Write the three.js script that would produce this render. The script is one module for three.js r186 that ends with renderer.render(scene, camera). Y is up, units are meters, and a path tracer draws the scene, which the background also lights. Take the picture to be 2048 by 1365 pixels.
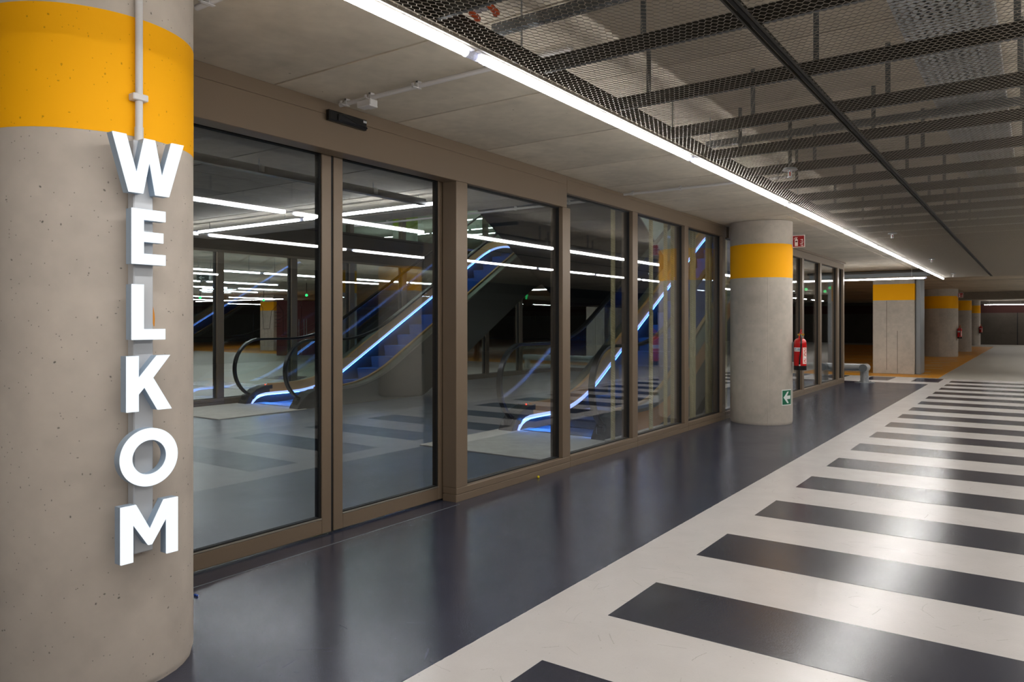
import * as THREE from 'three';
import { mergeGeometries, toCreasedNormals } from 'three/addons/utils/BufferGeometryUtils.js';
import { RectAreaLightUniformsLib } from 'three/addons/lights/RectAreaLightUniformsLib.js';

// ───────────────────────── camera, exposure, light levels ─────────────────────────
const W = 2048, H = 1365;
const scene = new THREE.Scene();
scene.background = new THREE.Color(0x000000);
const camera = new THREE.PerspectiveCamera(2 * Math.atan(682.5 / 1492.3) * 180 / Math.PI, W / H, 0.05, 150);
camera.position.set(0, 1.3, 0);
camera.rotation.set(0, 35.0915 * Math.PI / 180, 0);
camera.setViewOffset(W, H, 0, 36.24, W, H);           // lens shifted: verticals stay vertical
const renderer = new THREE.WebGLRenderer({ antialias: true });
renderer.toneMapping = THREE.LinearToneMapping;
renderer.toneMappingExposure = 1.0;
renderer.shadowMap.enabled = true;
RectAreaLightUniformsLib.init();
const TUBE_GLOW = 29, TUBE_LIGHT = 48;               // what the eye sees of a tube, what it sheds downwards
const UPSTAIRS_LIGHT = 90, LED_LIGHT = 75;

// ───────────────────────── helpers ─────────────────────────
function rng(seed) { let a = seed >>> 0; return () => { a |= 0; a = a + 0x6D2B79F5 | 0; let t = Math.imul(a ^ a >>> 15, 1 | a); t = t + Math.imul(t ^ t >>> 7, 61 | t) ^ t; return ((t ^ t >>> 14) >>> 0) / 4294967296; }; }
const used = {};
function numbered(n) { const k = used[n] = (used[n] ?? -1) + 1; return k ? n + '_' + String(k).padStart(3, '0') : n; }
function thing(name, label, category, pos = [0, 0, 0], group) {
  const o = new THREE.Group(); o.name = numbered(name); o.position.set(...pos);
  o.userData = { label, category, kind: 'thing' }; if (group) o.userData.group = group;
  scene.add(o); return o;
}
function structure(name, label, pos = [0, 0, 0]) {
  const o = new THREE.Group(); o.name = name; o.position.set(...pos);
  o.userData = { kind: 'structure' }; if (label) { o.userData.label = label; } scene.add(o); return o;
}
function copyThing(src, pos, label, group) {
  const c = src.clone(); c.name = numbered(src.name.replace(/_\d{3}$/, '')); c.position.set(...pos);
  c.userData = { ...src.userData }; if (label) c.userData.label = label; if (group) c.userData.group = group; scene.add(c); return c;
}
function part(parent, name, geo, mat, label) {
  const m = new THREE.Mesh(geo, mat); m.name = name; m.castShadow = m.receiveShadow = true;
  if (label) m.userData.label = label; parent.add(m); return m;
}
function T(g, x = 0, y = 0, z = 0, rx = 0, ry = 0, rz = 0) {
  if (rx) g.rotateX(rx); if (ry) g.rotateY(ry); if (rz) g.rotateZ(rz); g.translate(x, y, z); return g;
}
function metric(g) { // uv in metres from the face each vertex belongs to
  const p = g.attributes.position, n = g.attributes.normal, uv = new Float32Array(p.count * 2);
  for (let i = 0; i < p.count; i++) {
    const ax = Math.abs(n.getX(i)), ay = Math.abs(n.getY(i)), az = Math.abs(n.getZ(i));
    if (ay >= ax && ay >= az) { uv[2 * i] = p.getX(i); uv[2 * i + 1] = p.getZ(i); }
    else if (ax >= az) { uv[2 * i] = p.getZ(i); uv[2 * i + 1] = p.getY(i); }
    else { uv[2 * i] = p.getX(i); uv[2 * i + 1] = p.getY(i); }
  }
  g.setAttribute('uv', new THREE.BufferAttribute(uv, 2)); return g;
}
// box with chamfered edges between two corners (44 triangles)
function bx(x0, x1, y0, y1, z0, z1, r = 0.002) {
  const cx = (x0 + x1) / 2, cy = (y0 + y1) / 2, cz = (z0 + z1) / 2, h = [Math.abs(x1 - x0) / 2, Math.abs(y1 - y0) / 2, Math.abs(z1 - z0) / 2];
  r = Math.min(r, h[0] * .45, h[1] * .45, h[2] * .45);
  const P = (s, a) => [0, 1, 2].map(i => s[i] * (h[i] - (i === a ? 0 : r)));
  const out = [];
  const tri = (a, b, c) => {
    const u = [b[0] - a[0], b[1] - a[1], b[2] - a[2]], v = [c[0] - a[0], c[1] - a[1], c[2] - a[2]];
    const n = [u[1] * v[2] - u[2] * v[1], u[2] * v[0] - u[0] * v[2], u[0] * v[1] - u[1] * v[0]];
    if (n[0] * (a[0] + b[0] + c[0]) + n[1] * (a[1] + b[1] + c[1]) + n[2] * (a[2] + b[2] + c[2]) < 0) [b, c] = [c, b];
    for (const q of [a, b, c]) out.push(q[0] + cx, q[1] + cy, q[2] + cz);
  };
  const quad = (a, b, c, d) => { tri(a, b, c); tri(a, c, d); };
  for (let a = 0; a < 3; a++) {
    const b = (a + 1) % 3, c = (a + 2) % 3;
    for (const s of [-1, 1]) {
      const k = (sb, sc) => { const q = [0, 0, 0]; q[a] = s; q[b] = sb; q[c] = sc; return q; };
      quad(P(k(-1, -1), a), P(k(1, -1), a), P(k(1, 1), a), P(k(-1, 1), a));
      for (const t of [-1, 1]) { // edge between faces a and b
        const e = (sc) => { const q = [0, 0, 0]; q[a] = s; q[b] = t; q[c] = sc; return q; };
        quad(P(e(-1), a), P(e(1), a), P(e(1), b), P(e(-1), b));
      }
    }
  }
  for (const sx of [-1, 1]) for (const sy of [-1, 1]) for (const sz of [-1, 1]) { const s = [sx, sy, sz]; tri(P(s, 0), P(s, 1), P(s, 2)); }
  const g = new THREE.BufferGeometry(); g.setAttribute('position', new THREE.Float32BufferAttribute(out, 3)); g.computeVertexNormals();
  return metric(g);
}
function flat(x0, x1, z0, z1, y, t = 0.0015) { return bx(x0, x1, y - 0.01, y + t, z0, z1, 0.0005); }
function jagged(x0, x1, z0, z1, y) { // coating with a hand-rolled edge on its x1 side
  const Rj = rng(91), pts = [[x0, z0], [x0, z1]]; for (let z = z1; z > z0; z -= .018 + Rj() * .02) pts.push([x1 + (Rj() - .5) * .006, z]); pts.push([x1, z0]);
  const s = new THREE.Shape(pts.map(p => new THREE.Vector2(p[0], p[1]))), g = new THREE.ExtrudeGeometry(s, { depth: .012, bevelEnabled: false }); g.rotateX(Math.PI / 2); g.translate(0, y + .0019, 0); return metric(g);
}
function cyl(r, h, seg = 24, r2 = r) { const g = new THREE.CylinderGeometry(r2, r, h, seg); return g; }
function cylX(r, x0, x1, y, z, seg = 20) { return T(cyl(r, Math.abs(x1 - x0), seg), (x0 + x1) / 2, y, z, 0, 0, Math.PI / 2); }
function cylZ(r, x, y, z0, z1, seg = 20) { return T(cyl(r, Math.abs(z1 - z0), seg), x, y, (z0 + z1) / 2, Math.PI / 2); }
function cylY(r, x, y0, y1, z, seg = 20) { return T(cyl(r, Math.abs(y1 - y0), seg), x, (y0 + y1) / 2, z); }
const strip = g => { const h = g.index ? g.toNonIndexed() : g; for (const k of Object.keys(h.attributes)) if (!['position', 'normal', 'uv'].includes(k)) h.deleteAttribute(k); return h; };
const merge = l => mergeGeometries(l.map(strip));
// path [[z, y]...] swept by a polygon [[x, n]...]; n goes straight up (vertical) or along the path's normal
function sweep(path, poly, normal = false) {
  const pos = [], N = poly.length, pts = path.map((p, i) => {
    if (!normal) return poly.map(q => [q[0], p[1] + q[1], p[0]]);
    const a = path[Math.max(0, i - 1)], b = path[Math.min(path.length - 1, i + 1)]; let tz = b[0] - a[0], ty = b[1] - a[1]; const l = Math.hypot(tz, ty) || 1; tz /= l; ty /= l;
    return poly.map(q => [q[0], p[1] - tz * q[1], p[0] + ty * q[1]]);
  });
  const tri = (a, b, c) => pos.push(...a, ...b, ...c);
  for (let i = 0; i + 1 < pts.length; i++) for (let k = 0; k < N; k++) { const l = (k + 1) % N; tri(pts[i][k], pts[i][l], pts[i + 1][l]); tri(pts[i][k], pts[i + 1][l], pts[i + 1][k]); }
  for (let k = 1; k + 1 < N; k++) { const a = pts[0], b = pts[pts.length - 1]; tri(a[0], a[k + 1], a[k]); tri(b[0], b[k], b[k + 1]); }
  let g = new THREE.BufferGeometry(); g.setAttribute('position', new THREE.Float32BufferAttribute(pos, 3));
  // outward check by signed volume
  let v = 0; for (let i = 0; i < pos.length; i += 9) v += pos[i] * (pos[i + 4] * pos[i + 8] - pos[i + 5] * pos[i + 7]) - pos[i + 1] * (pos[i + 3] * pos[i + 8] - pos[i + 5] * pos[i + 6]) + pos[i + 2] * (pos[i + 3] * pos[i + 7] - pos[i + 4] * pos[i + 6]);
  if (v < 0) for (let i = 0; i < pos.length; i += 9) for (let k = 0; k < 3; k++) { const t = g.attributes.position.array; const s = t[i + 3 + k]; t[i + 3 + k] = t[i + 6 + k]; t[i + 6 + k] = s; }
  g.computeVertexNormals(); g = toCreasedNormals(g, 0.5); return metric(g);
}
// outline [[z, y]...] extruded between x0 and x1
function slabYZ(outline, x0, x1, bevel = 0.002) {
  const s = new THREE.Shape(outline.map(p => new THREE.Vector2(-p[0], p[1]))), d = Math.abs(x1 - x0);
  const g = new THREE.ExtrudeGeometry(s, { depth: d - 2 * bevel, bevelEnabled: bevel > 0, bevelThickness: bevel, bevelSize: bevel, bevelOffset: -bevel, bevelSegments: 1, curveSegments: 12 });
  g.translate(0, 0, bevel); g.rotateY(Math.PI / 2); g.translate(Math.min(x0, x1), 0, 0); return metric(g); // shape x -> -z, depth -> x
}
function rectLight(color, intensity, w, h, pos, nrm, along) { // faces nrm, its width along `along`
  const l = new THREE.RectAreaLight(color, intensity, w, h), z = new THREE.Vector3(...nrm).normalize().negate(), x = new THREE.Vector3(...along).normalize(), y = new THREE.Vector3().crossVectors(z, x);
  // RectAreaLight shines along its own -z
  l.quaternion.setFromRotationMatrix(new THREE.Matrix4().makeBasis(x, y, z)); l.position.set(...pos); return l;
}

// ───────────────────────── procedural textures ─────────────────────────
function noiseGrid(n, cells, seed) { // tileable value noise on n x n
  const R = rng(seed), g = new Float32Array(cells * cells); for (let i = 0; i < g.length; i++) g[i] = R();
  const out = new Float32Array(n * n), S = t => t * t * (3 - 2 * t);
  for (let y = 0; y < n; y++) { const fy = y / n * cells, iy = Math.floor(fy), ty = S(fy - iy), r0 = (iy % cells) * cells, r1 = ((iy + 1) % cells) * cells;
    for (let x = 0; x < n; x++) { const fx = x / n * cells, ix = Math.floor(fx), tx = S(fx - ix), c0 = ix % cells, c1 = (ix + 1) % cells;
      out[y * n + x] = (g[r0 + c0] * (1 - tx) + g[r0 + c1] * tx) * (1 - ty) + (g[r1 + c0] * (1 - tx) + g[r1 + c1] * tx) * ty; } }
  return out;
}
function fbm(n, base, oct, seed, gain = .5) { const out = new Float32Array(n * n); let a = 1, s = 0; for (let o = 0; o < oct; o++) { const c = base << o; if (c > n) break; const g = noiseGrid(n, c, seed + o * 17); for (let i = 0; i < out.length; i++) out[i] += g[i] * a; s += a; a *= gain; } for (let i = 0; i < out.length; i++) out[i] /= s; return out; }
function tex(n, f, rx = 1, ry = rx, srgb = true) {
  const d = new Uint8Array(n * n * 4); for (let i = 0; i < n * n; i++) { const c = f(i); d[4 * i] = Math.max(0, Math.min(255, c[0])); d[4 * i + 1] = Math.max(0, Math.min(255, c[1])); d[4 * i + 2] = Math.max(0, Math.min(255, c[2])); d[4 * i + 3] = 255; }
  const t = new THREE.DataTexture(d, n, n, THREE.RGBAFormat); t.wrapS = t.wrapT = THREE.RepeatWrapping; t.magFilter = THREE.LinearFilter; t.minFilter = THREE.LinearMipmapLinearFilter; t.generateMipmaps = true;
  if (srgb) t.colorSpace = THREE.SRGBColorSpace; t.repeat.set(rx, ry); t.needsUpdate = true; return t;
}
const grey = v => [v, v, v];
// concrete: soft mottling, air holes as real pits, fine grain
function concrete(n, size, seed, base, spread, pits, pitR) {
  const a = fbm(n, 3, 5, seed), b = fbm(n, 40, 4, seed + 99), c = fbm(n, 7, 3, seed + 7), R = rng(seed + 5), pit = new Float32Array(n * n);
  for (let k = 0; k < pits; k++) {
    const x = R() * n, y = R() * n, big = R(), r = pitR * (0.35 + big * big * big * 1.6) * n / size, e = 1 + R() * .8, an = R() * 3.14, q = Math.ceil(r * 2);
    for (let j = -q; j <= q; j++) for (let i = -q; i <= q; i++) { const u = (i * Math.cos(an) + j * Math.sin(an)) / r / e, v = (-i * Math.sin(an) + j * Math.cos(an)) / r, d = u * u + v * v; if (d < 1.6) { const id = ((Math.floor(y + j) + n) % n) * n + (Math.floor(x + i) + n) % n; pit[id] = Math.max(pit[id], Math.min(1, 1.6 - d)); } }
  }
  const col = tex(n, i => { const m = (a[i] - .5) * spread + (b[i] - .5) * spread * .45 - Math.max(0, c[i] - .56) * spread * .9, p = 1 - .55 * pit[i]; return base.map((v, k) => (v + m * (1 - k * .06)) * p); }, 1 / size);
  const bump = tex(n, i => grey(150 + (b[i] - .5) * 60 + (a[i] - .5) * 40 - 130 * pit[i]), 1 / size, 1 / size, false);
  return { map: col, bumpMap: bump, pit };
}
const CON = concrete(1024, 2.4, 11, [186, 175, 163], 34, 1500, .0012);
const CON2 = concrete(1024, 2.4, 57, [184, 175, 163], 40, 420, .0014);
const SLAB = concrete(1024, 2.2, 23, [192, 182, 165], 40, 90, .002);
const fineA = fbm(512, 64, 3, 5), fineB = fbm(512, 6, 4, 8), fineC = fbm(512, 16, 3, 31);
const peelBump = tex(512, i => grey(fineA[i] * 255), 1 / .3, 1 / .3, false);
const scuffR = rng(77), scuffs = new Float32Array(1024 * 1024);
for (let k = 0; k < 170; k++) { let x = scuffR() * 1024, y = scuffR() * 1024, an = scuffR() * 6.28, L = 6 + scuffR() * 40, v = .25 + scuffR() * .5, cv = (scuffR() - .5) * .04; for (let s = 0; s < L; s++) { const id = ((Math.floor(y) + 1024) % 1024) * 1024 + (Math.floor(x) + 1024) % 1024; scuffs[id] = Math.max(scuffs[id], v); x += Math.cos(an); y += Math.sin(an); an += cv; } }
for (let k = 0; k < 420; k++) { const x = Math.floor(scuffR() * 1024), y = Math.floor(scuffR() * 1024), v = .4 + scuffR() * .6; scuffs[y * 1024 + x] = v; if (scuffR() > .5) scuffs[y * 1024 + (x + 1) % 1024] = v; }
const wearA = fbm(1024, 3, 5, 41), wearB = fbm(1024, 24, 4, 43);
const floorTex = (base, spread, mark, size = 3) => tex(1024, i => { const m = (wearA[i] - .5) * spread + (wearB[i] - .5) * spread * .7; return base.map((v, k) => v + m + (mark[k] - v) * scuffs[i] * .55); }, 1 / size);
const roughTex = (lo, hi) => tex(512, i => grey(255 * (lo + (hi - lo) * (fineB[i] * .6 + fineC[i] * .4))), 1 / 2.3, 1 / 2.3, false);
const ribBump = tex(64, i => grey((i % 64) % 16 < 8 ? 255 : 40), 1 / .036, 1, false);

// ───────────────────────── materials ─────────────────────────
const S = o => new THREE.MeshStandardMaterial(o), PHY = o => new THREE.MeshPhysicalMaterial(o);
const M = {
  column: S({ map: CON.map, bumpMap: CON.bumpMap, bumpScale: .002, roughness: .78 }),
  guard: S({ color: 0x8b8e90, metalness: .3, roughness: .45 }),
  seam: S({ color: 0x6f665b, roughness: .9 }),
  column2: S({ map: CON2.map, bumpMap: CON2.bumpMap, bumpScale: .002, roughness: .78 }),
  yellow2: PHY({ color: 0xfab000, roughness: .7, specularIntensity: .4, bumpMap: CON2.bumpMap, bumpScale: .002 }),
  yellow: PHY({ color: 0xfab000, specularIntensity: .4, bumpMap: CON.bumpMap, bumpScale: .002, roughness: .7, map: tex(1024, i => grey(252 - 70 * CON.pit[i]), 1 / 2.4) }),
  slab: S({ map: SLAB.map, bumpMap: SLAB.bumpMap, bumpScale: .003, roughness: .85 }),
  slabDark: S({ color: 0x28251f, roughness: .95 }),
  wallDark: S({ color: 0x6d6a66, map: CON.map, roughness: .9 }),
  wallRed: S({ color: 0x381008, roughness: .8 }),
  white: PHY({ ior: 1.75, map: floorTex([203, 198, 194], 12, [120, 112, 100]), bumpMap: peelBump, bumpScale: .0003, roughnessMap: roughTex(.2, .28), roughness: 1 }),
  grey: S({ map: floorTex([176, 172, 162], 14, [110, 104, 96], 4), bumpMap: peelBump, bumpScale: .0006, roughness: .42 }),
  dark: PHY({ map: floorTex([49, 53, 69], 12, [120, 116, 112]), bumpMap: peelBump, bumpScale: .0003, roughnessMap: roughTex(.17, .27), roughness: 1, ior: 1.6 }),
  darkStripe: PHY({ map: floorTex([50, 51, 62], 12, [120, 116, 112]), bumpMap: peelBump, bumpScale: .00028, roughnessMap: roughTex(.17, .25), roughness: 1, ior: 1.75 }),
  yellowFloor: S({ map: floorTex([206, 140, 30], 16, [130, 96, 50], 4), bumpMap: peelBump, bumpScale: .0006, roughness: .45 }),
  lobbyFloor: PHY({ map: floorTex([80, 87, 99], 14, [120, 116, 112], 3.4), bumpMap: peelBump, bumpScale: .0005, roughnessMap: roughTex(.26, .4), roughness: 1 }),
  pale: S({ map: floorTex([196, 190, 178], 30, [120, 112, 100], 2), roughness: .7 }),
  bronze: S({ color: 0x7c6b58, metalness: .2, roughness: .42 }),
  bronzeDark: S({ color: 0x4a3d30, metalness: .3, roughness: .5 }),
  gasket: S({ color: 0x0c0c0c, roughness: .7 }),
  glass: PHY({ color: 0xf7f9fb, transmission: 1, thickness: 0, roughness: 0, ior: 1.5 }),
  glassFar: PHY({ color: 0xf2f7f5, transmission: 1, thickness: 0, roughness: 0, ior: 1.9 }),
  glassRail: PHY({ color: 0xf4faf8, transmission: 1, thickness: 0, roughness: 0, ior: 1.3 }),
  clear: PHY({ color: 0xd9dbe6, transmission: .85, thickness: 0, roughness: .12, ior: 1.5 }),
  tube: S({ color: 0xffffff, emissive: new THREE.Color(1, .99, .975), emissiveIntensity: TUBE_GLOW, roughness: .4 }),
  tubeUp: S({ color: 0xffffff, emissive: new THREE.Color(.95, 1, .93), emissiveIntensity: TUBE_GLOW, roughness: .4 }),
  galv: S({ color: 0xd2d6d8, metalness: .55, roughness: .3, map: tex(256, (() => { const f = fbm(256, 12, 3, 61); return i => grey(215 + (f[i] - .5) * 50); })(), 1 / .4) }),
  galvDark: S({ color: 0x74787a, metalness: .5, roughness: .5 }),
  railDark: S({ color: 0x3b3833, metalness: .4, roughness: .6 }),
  mesh: S({ color: 0xaaa398, metalness: .2, roughness: .45 }),
  pvc: S({ color: 0xc9c6c4, roughness: .5 }),
  alu: S({ color: 0xc3c5c8, metalness: .25, roughness: .42 }),
  letterSide: S({ color: 0xa2b4c6, metalness: .2, roughness: .42 }),
  letterFace: S({ color: 0x3c4044, emissive: new THREE.Color(.88, .94, 1), emissiveIntensity: 1.08, roughness: .5 }),
  black: S({ color: 0x060608, roughness: .35 }),
  blackSatin: S({ color: 0x15161b, roughness: .28 }),
  rubber: S({ color: 0x101112, roughness: .3 }),
  red: PHY({ color: 0xc0060a, roughness: .3, clearcoat: .6, clearcoatRoughness: .2 }),
  brass: S({ color: 0xc99a3a, metalness: .8, roughness: .3 }),
  rope: S({ color: 0xdccb96, roughness: .9, bumpMap: peelBump, bumpScale: .002 }),
  orange: S({ color: 0xd8520a, roughness: .45 }),
  cladding: S({ color: 0x6a675e, metalness: .3, roughness: .5 }),
  deck: S({ color: 0x9a958a, metalness: .7, roughness: .38 }),
  deckBronze: S({ color: 0xd09a5e, metalness: .35, roughness: .45 }),
  skirt: S({ color: 0x3a3c40, metalness: .5, roughness: .42 }),
  step: S({ color: 0x44484f, metalness: .45, roughness: .45, bumpMap: ribBump, bumpScale: .003 }),
  led: S({ color: 0xffffff, emissive: new THREE.Color(.29, .4, 1), emissiveIntensity: 2.0, roughness: .5 }),
  soffit: S({ color: 0x26262a, roughness: .75 }),
  newel: S({ color: 0x2b2927, metalness: .3, roughness: .5 }),
  greenLamp: S({ color: 0x0a3014, emissive: new THREE.Color(.05, 1, .25), emissiveIntensity: 2.2 }),
  redLamp: S({ color: 0x300a0a, emissive: new THREE.Color(1, .08, .04), emissiveIntensity: 2 }),
  lime: S({ color: 0x9db319, roughness: .6 }),
  upWall: S({ color: 0xc4cabd, roughness: .85 }),
  blue: S({ color: 0x1d4fb0, roughness: .4 }), speck: S({ color: 0xd9c400, roughness: .5 }),
  doorRed: S({ color: 0x6a1512, roughness: .5 }), concreteBeam: S({ map: CON.map, color: 0xb9b6b0, bumpMap: CON.bumpMap, bumpScale: .002, roughness: .85 }),
};
function canvasMat(w, h, draw, rough = .45) {
  const c = document.createElement('canvas'); c.width = w; c.height = h; const x = c.getContext('2d'); draw(x, w, h);
  const t = new THREE.CanvasTexture(c); t.colorSpace = THREE.SRGBColorSpace; t.magFilter = THREE.LinearFilter; return S({ map: t, roughness: rough });
}

// ───────────────────────── key planes ─────────────────────────
const FX = -3.42, DX = -3.56, BX = -10.7;           // façade front, door leaves, façade on the lobby's far side
const CEIL = 2.61, UP = 2.95, VOID0 = -6.85, VOID1 = -15.6;

// ───────────────────────── floor ─────────────────────────
const floor = structure('floor', 'painted parking garage floor');
part(floor, 'drive_floor', bx(-46, 14, -.25, -.004, -53.2, 6, .001), M.grey);
part(floor, 'white_coating', flat(-1.875, .605, -19.95, 3.5, 0), M.white, 'white painted floor around the zebra stripes');
part(floor, 'walkway_coating', jagged(-3.62, -1.875, -18.0, 5.8, 0), M.dark, 'dark blue-grey coated walkway along the glass front');
part(floor, 'checker_border', flat(-12.2, -1.8755, -20.05, -18.0, 0), M.white);
for (const [a, b] of [[-3.25, -2.74], [-2.28, -1.745], [-4.28, -3.76], [-5.3, -4.79], [-6.32, -5.81]]) part(floor, 'checker_square', flat(a, b, -19.85, -18.62, .0012), M.dark);
for (let k = 0; k < 17; k++) { const z1 = -1.9 - 1.0525 * k; part(floor, 'zebra_stripe', flat(-1.555, .28, z1 - .515, z1, .0012), M.darkStripe); }
part(floor, 'zebra_stripe', flat(-1.555, .28, -1.365, -.8475, .0012), M.darkStripe);
part(floor, 'yellow_coating', flat(-46, -1.885, -48, -20.05, 0), M.yellowFloor, 'ochre yellow coating of the parking bays');
const lineMat = S({ color: 0xb9ae98, roughness: .5 });
for (const z of [-21.25, -24.25, -26.55, -29.35, -32.6, -36, -40]) { part(floor, 'parking_line', flat(-9.5, -2.17, z - .075, z + .075, .0012), lineMat); part(floor, 'parking_dash', flat(-2.85, -2.3, z - 1.55, z - 1.3, .0012), lineMat); }
part(floor, 'lobby_floor', flat(-10.64, -3.6205, -17.4, 2.4, .0), M.lobbyFloor, 'grey coated lobby floor');
for (let k = 0; k < 5; k++) part(floor, 'far_stripe', flat(-15.2, -12.9, -3.5 - 2.1 * k, -2.6 - 2.1 * k, .0), M.dark);

// ───────────────────────── ceiling slab with its joints ─────────────────────────
const ceiling = structure('ceiling', 'concrete plank ceiling');
{
  const R = rng(3), mats = [0, 1, 2, 3].map(k => { const m = M.slab.clone(); m.color = new THREE.Color().setScalar(.93 + .045 * k); return m; });
  const cols = [[-10.62, -5.95], [-5.935, -2.47], [-2.455, 1.9], [1.915, 7.5]];
  for (let k = -5; k < 54; k++) {
    const z1 = -2.607 - .9545 * (k - 1) - .008, z0 = -2.607 - .9545 * k + .008;
    for (let [a, b] of cols) {
      if (z0 > -9.8 && a === -2.455) continue; if (z0 > -9.8 && a === -5.935) b = 1.9;
      let s = [[z0, z1]];
      if (a < -3) { // the opening over the escalators
        if (z1 < VOID0 + .01 && z0 > VOID1) { if (a < -6) s = []; else { s = []; const g = bx(-3.76, b, CEIL, CEIL + .1, z0, z1, .0015); g.translate(0, 0, 0); part(ceiling, 'plank', g, mats[Math.floor(R() * 4)]); } }
        else if (z0 < VOID0 && z1 > VOID0) { s = [[VOID0, z1]]; if (a > -6) part(ceiling, 'plank', bx(-3.76, b, CEIL, CEIL + .1, z0, VOID0 - .002, .0015), mats[1]); }
        else if (z0 < VOID1 && z1 > VOID1) { s = [[z0, VOID1]]; if (a > -6) part(ceiling, 'plank', bx(-3.76, b, CEIL, CEIL + .1, VOID1 + .002, z1, .0015), mats[2]); }
      }
      if (z1 < -30 && b > 1.9) continue;
      for (const [p, q] of s) { const g = bx(a, b, CEIL, CEIL + .1, p, q, .0015); const off = R() * 3; const uv = g.attributes.uv; for (let i = 0; i < uv.count; i++) uv.setXY(i, uv.getX(i) + off, uv.getY(i) + off * 1.7); part(ceiling, 'plank', g, mats[Math.floor(R() * 4)]); }
    }
  }
  const sl = (a, b, c, d) => part(ceiling, 'slab', bx(a, b, CEIL + .095, UP - .002, c, d, .003), M.slabDark);
  sl(-46, -10.62, -53.2, 6); sl(-10.62, -3.76, VOID0, 6); sl(-10.62, -3.76, -53.2, VOID1); sl(-3.76, 14, -53.2, 6);
  part(ceiling, 'far_soffit', bx(-46, -10.64, CEIL, CEIL + .1, -53.2, 6, .003), M.slab);
  part(ceiling, 'opening_edge', bx(-10.6, -3.76, CEIL - .0, UP, VOID0 - .012, VOID0, .003), M.slab);
}
// beam across the drive aisle far away
const beam = structure('trim_1', 'concrete downstand beam across the aisle'); part(beam, 'beam', bx(-3.3, 10, 2.3, CEIL + .05, -37.6, -37.1, .01), M.concreteBeam);

// ───────────────────────── outer walls ─────────────────────────
function wall(name, x0, x1, z0, z1, band = true) {
  const w = structure(name); part(w, 'wall', bx(x0, x1, -.2, CEIL + .2, z0, z1, .005), M.wallDark);
  if (band) part(w, 'painted_band', bx(x0 - .004, x1 + .004, 1.9, 2.42, z0 - .004, z1 + .004, .001), M.wallRed, 'dark red painted band'); return w;
}
const farWall = wall('wall_far', -46, 14, -53.2, -53);
for (const x of [-.9, -6.5, 3.6]) part(farWall, 'joint', bx(x - .02, x + .02, 0, 1.9, -53.01, -52.985, .002), M.gasket);
wall('wall_right', 14, 14.2, -53, 6); wall('wall_left', -46.2, -46, -53, 6); wall('wall_back', -46, 14, 5.8, 6);

// ───────────────────────── columns ─────────────────────────
function seamStrip(r, a, h) { return T(bx(-.0035, .0035, 0, h, r - .004, r + .0022, .001), 0, 0, 0, 0, a, 0); }
function sleeve(r, y0, y1) { const g = new THREE.CylinderGeometry(r, r, y1 - y0, 96, 1, true); g.translate(0, (y0 + y1) / 2, 0); const uv = g.attributes.uv; for (let i = 0; i < uv.count; i++) uv.setXY(i, uv.getX(i) * 2 * Math.PI * r, uv.getY(i) * (y1 - y0) + y0); return g; }
function shaft(r, h, seed) { // turned column with a slightly chipped foot
  const prof = [[r - .006, .0], [r - .004, .012], [r, .03], [r, h]].map(p => new THREE.Vector2(...p)), g = new THREE.LatheGeometry(prof, 96), p = g.attributes.position, R = rng(seed), J = Array.from({ length: 97 }, () => R() * .012); J[96] = J[0];
  const uv = g.attributes.uv; for (let i = 0; i < p.count; i++) { const y = p.getY(i), k = Math.floor(i / 4); if (y < .02) { const s = 1 - J[k] * .6; p.setX(i, p.getX(i) * s); p.setZ(i, p.getZ(i) * s); } uv.setXY(i, uv.getX(i) * 2 * Math.PI * r, y); }
  g.computeVertexNormals(); return g;
}
function roundColumn(x, z, r, b0, b1, label, h = 2.607, seams = [0.6], first = false) {
  const paint = first ? M.yellow : M.yellow2, body = first ? M.column : M.column2;
  const c = thing('concrete_column', label, 'column', [x, 0, z]);
  part(c, 'shaft', shaft(r, h, Math.round(-z * 100)), body); part(c, 'painted_band', sleeve(r + .0008, b0, b1), paint, 'yellow painted band');
  for (const a of seams) part(c, 'formwork_seam', seamStrip(r, a, b0), body);
  return c;
}
const col1 = roundColumn(-2.949, -1.404, .36, 1.955, 2.373, 'large round concrete column in the foreground carrying the glowing letters', 2.607, [], true);
roundColumn(-2.9645, -9.9256, .39, 1.878, 2.308, 'round concrete column with yellow band beside the red fire extinguisher and green arrow sign', 2.607, [.5, -1.9]);
roundColumn(-3.05, -33.4, .59, 1.855, 2.331, 'thick round concrete column standing behind the square one in the yellow bays', 2.607, [.5]);
roundColumn(-2.83, -39.4, .45, 1.86, 2.3, 'round concrete column mostly hidden behind the thick round one', 2.607, []);
roundColumn(-2.92, -50.6, .3, 1.86, 2.3, 'slim round concrete column farthest away at the end of the yellow bays', 2.607, []);
roundColumn(-11.16, -9.93, .39, 1.878, 2.308, 'round column with yellow band outside the far glass wall seen through the left door', 2.607, []);
roundColumn(2.3, -1.4, .39, 1.88, 2.31, 'round concrete column across the drive lane seen only as a reflection', 2.607, []);
roundColumn(2.3, -9.93, .39, 1.88, 2.31, 'second round concrete column across the drive lane seen only as a reflection', 2.607, []);
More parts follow.
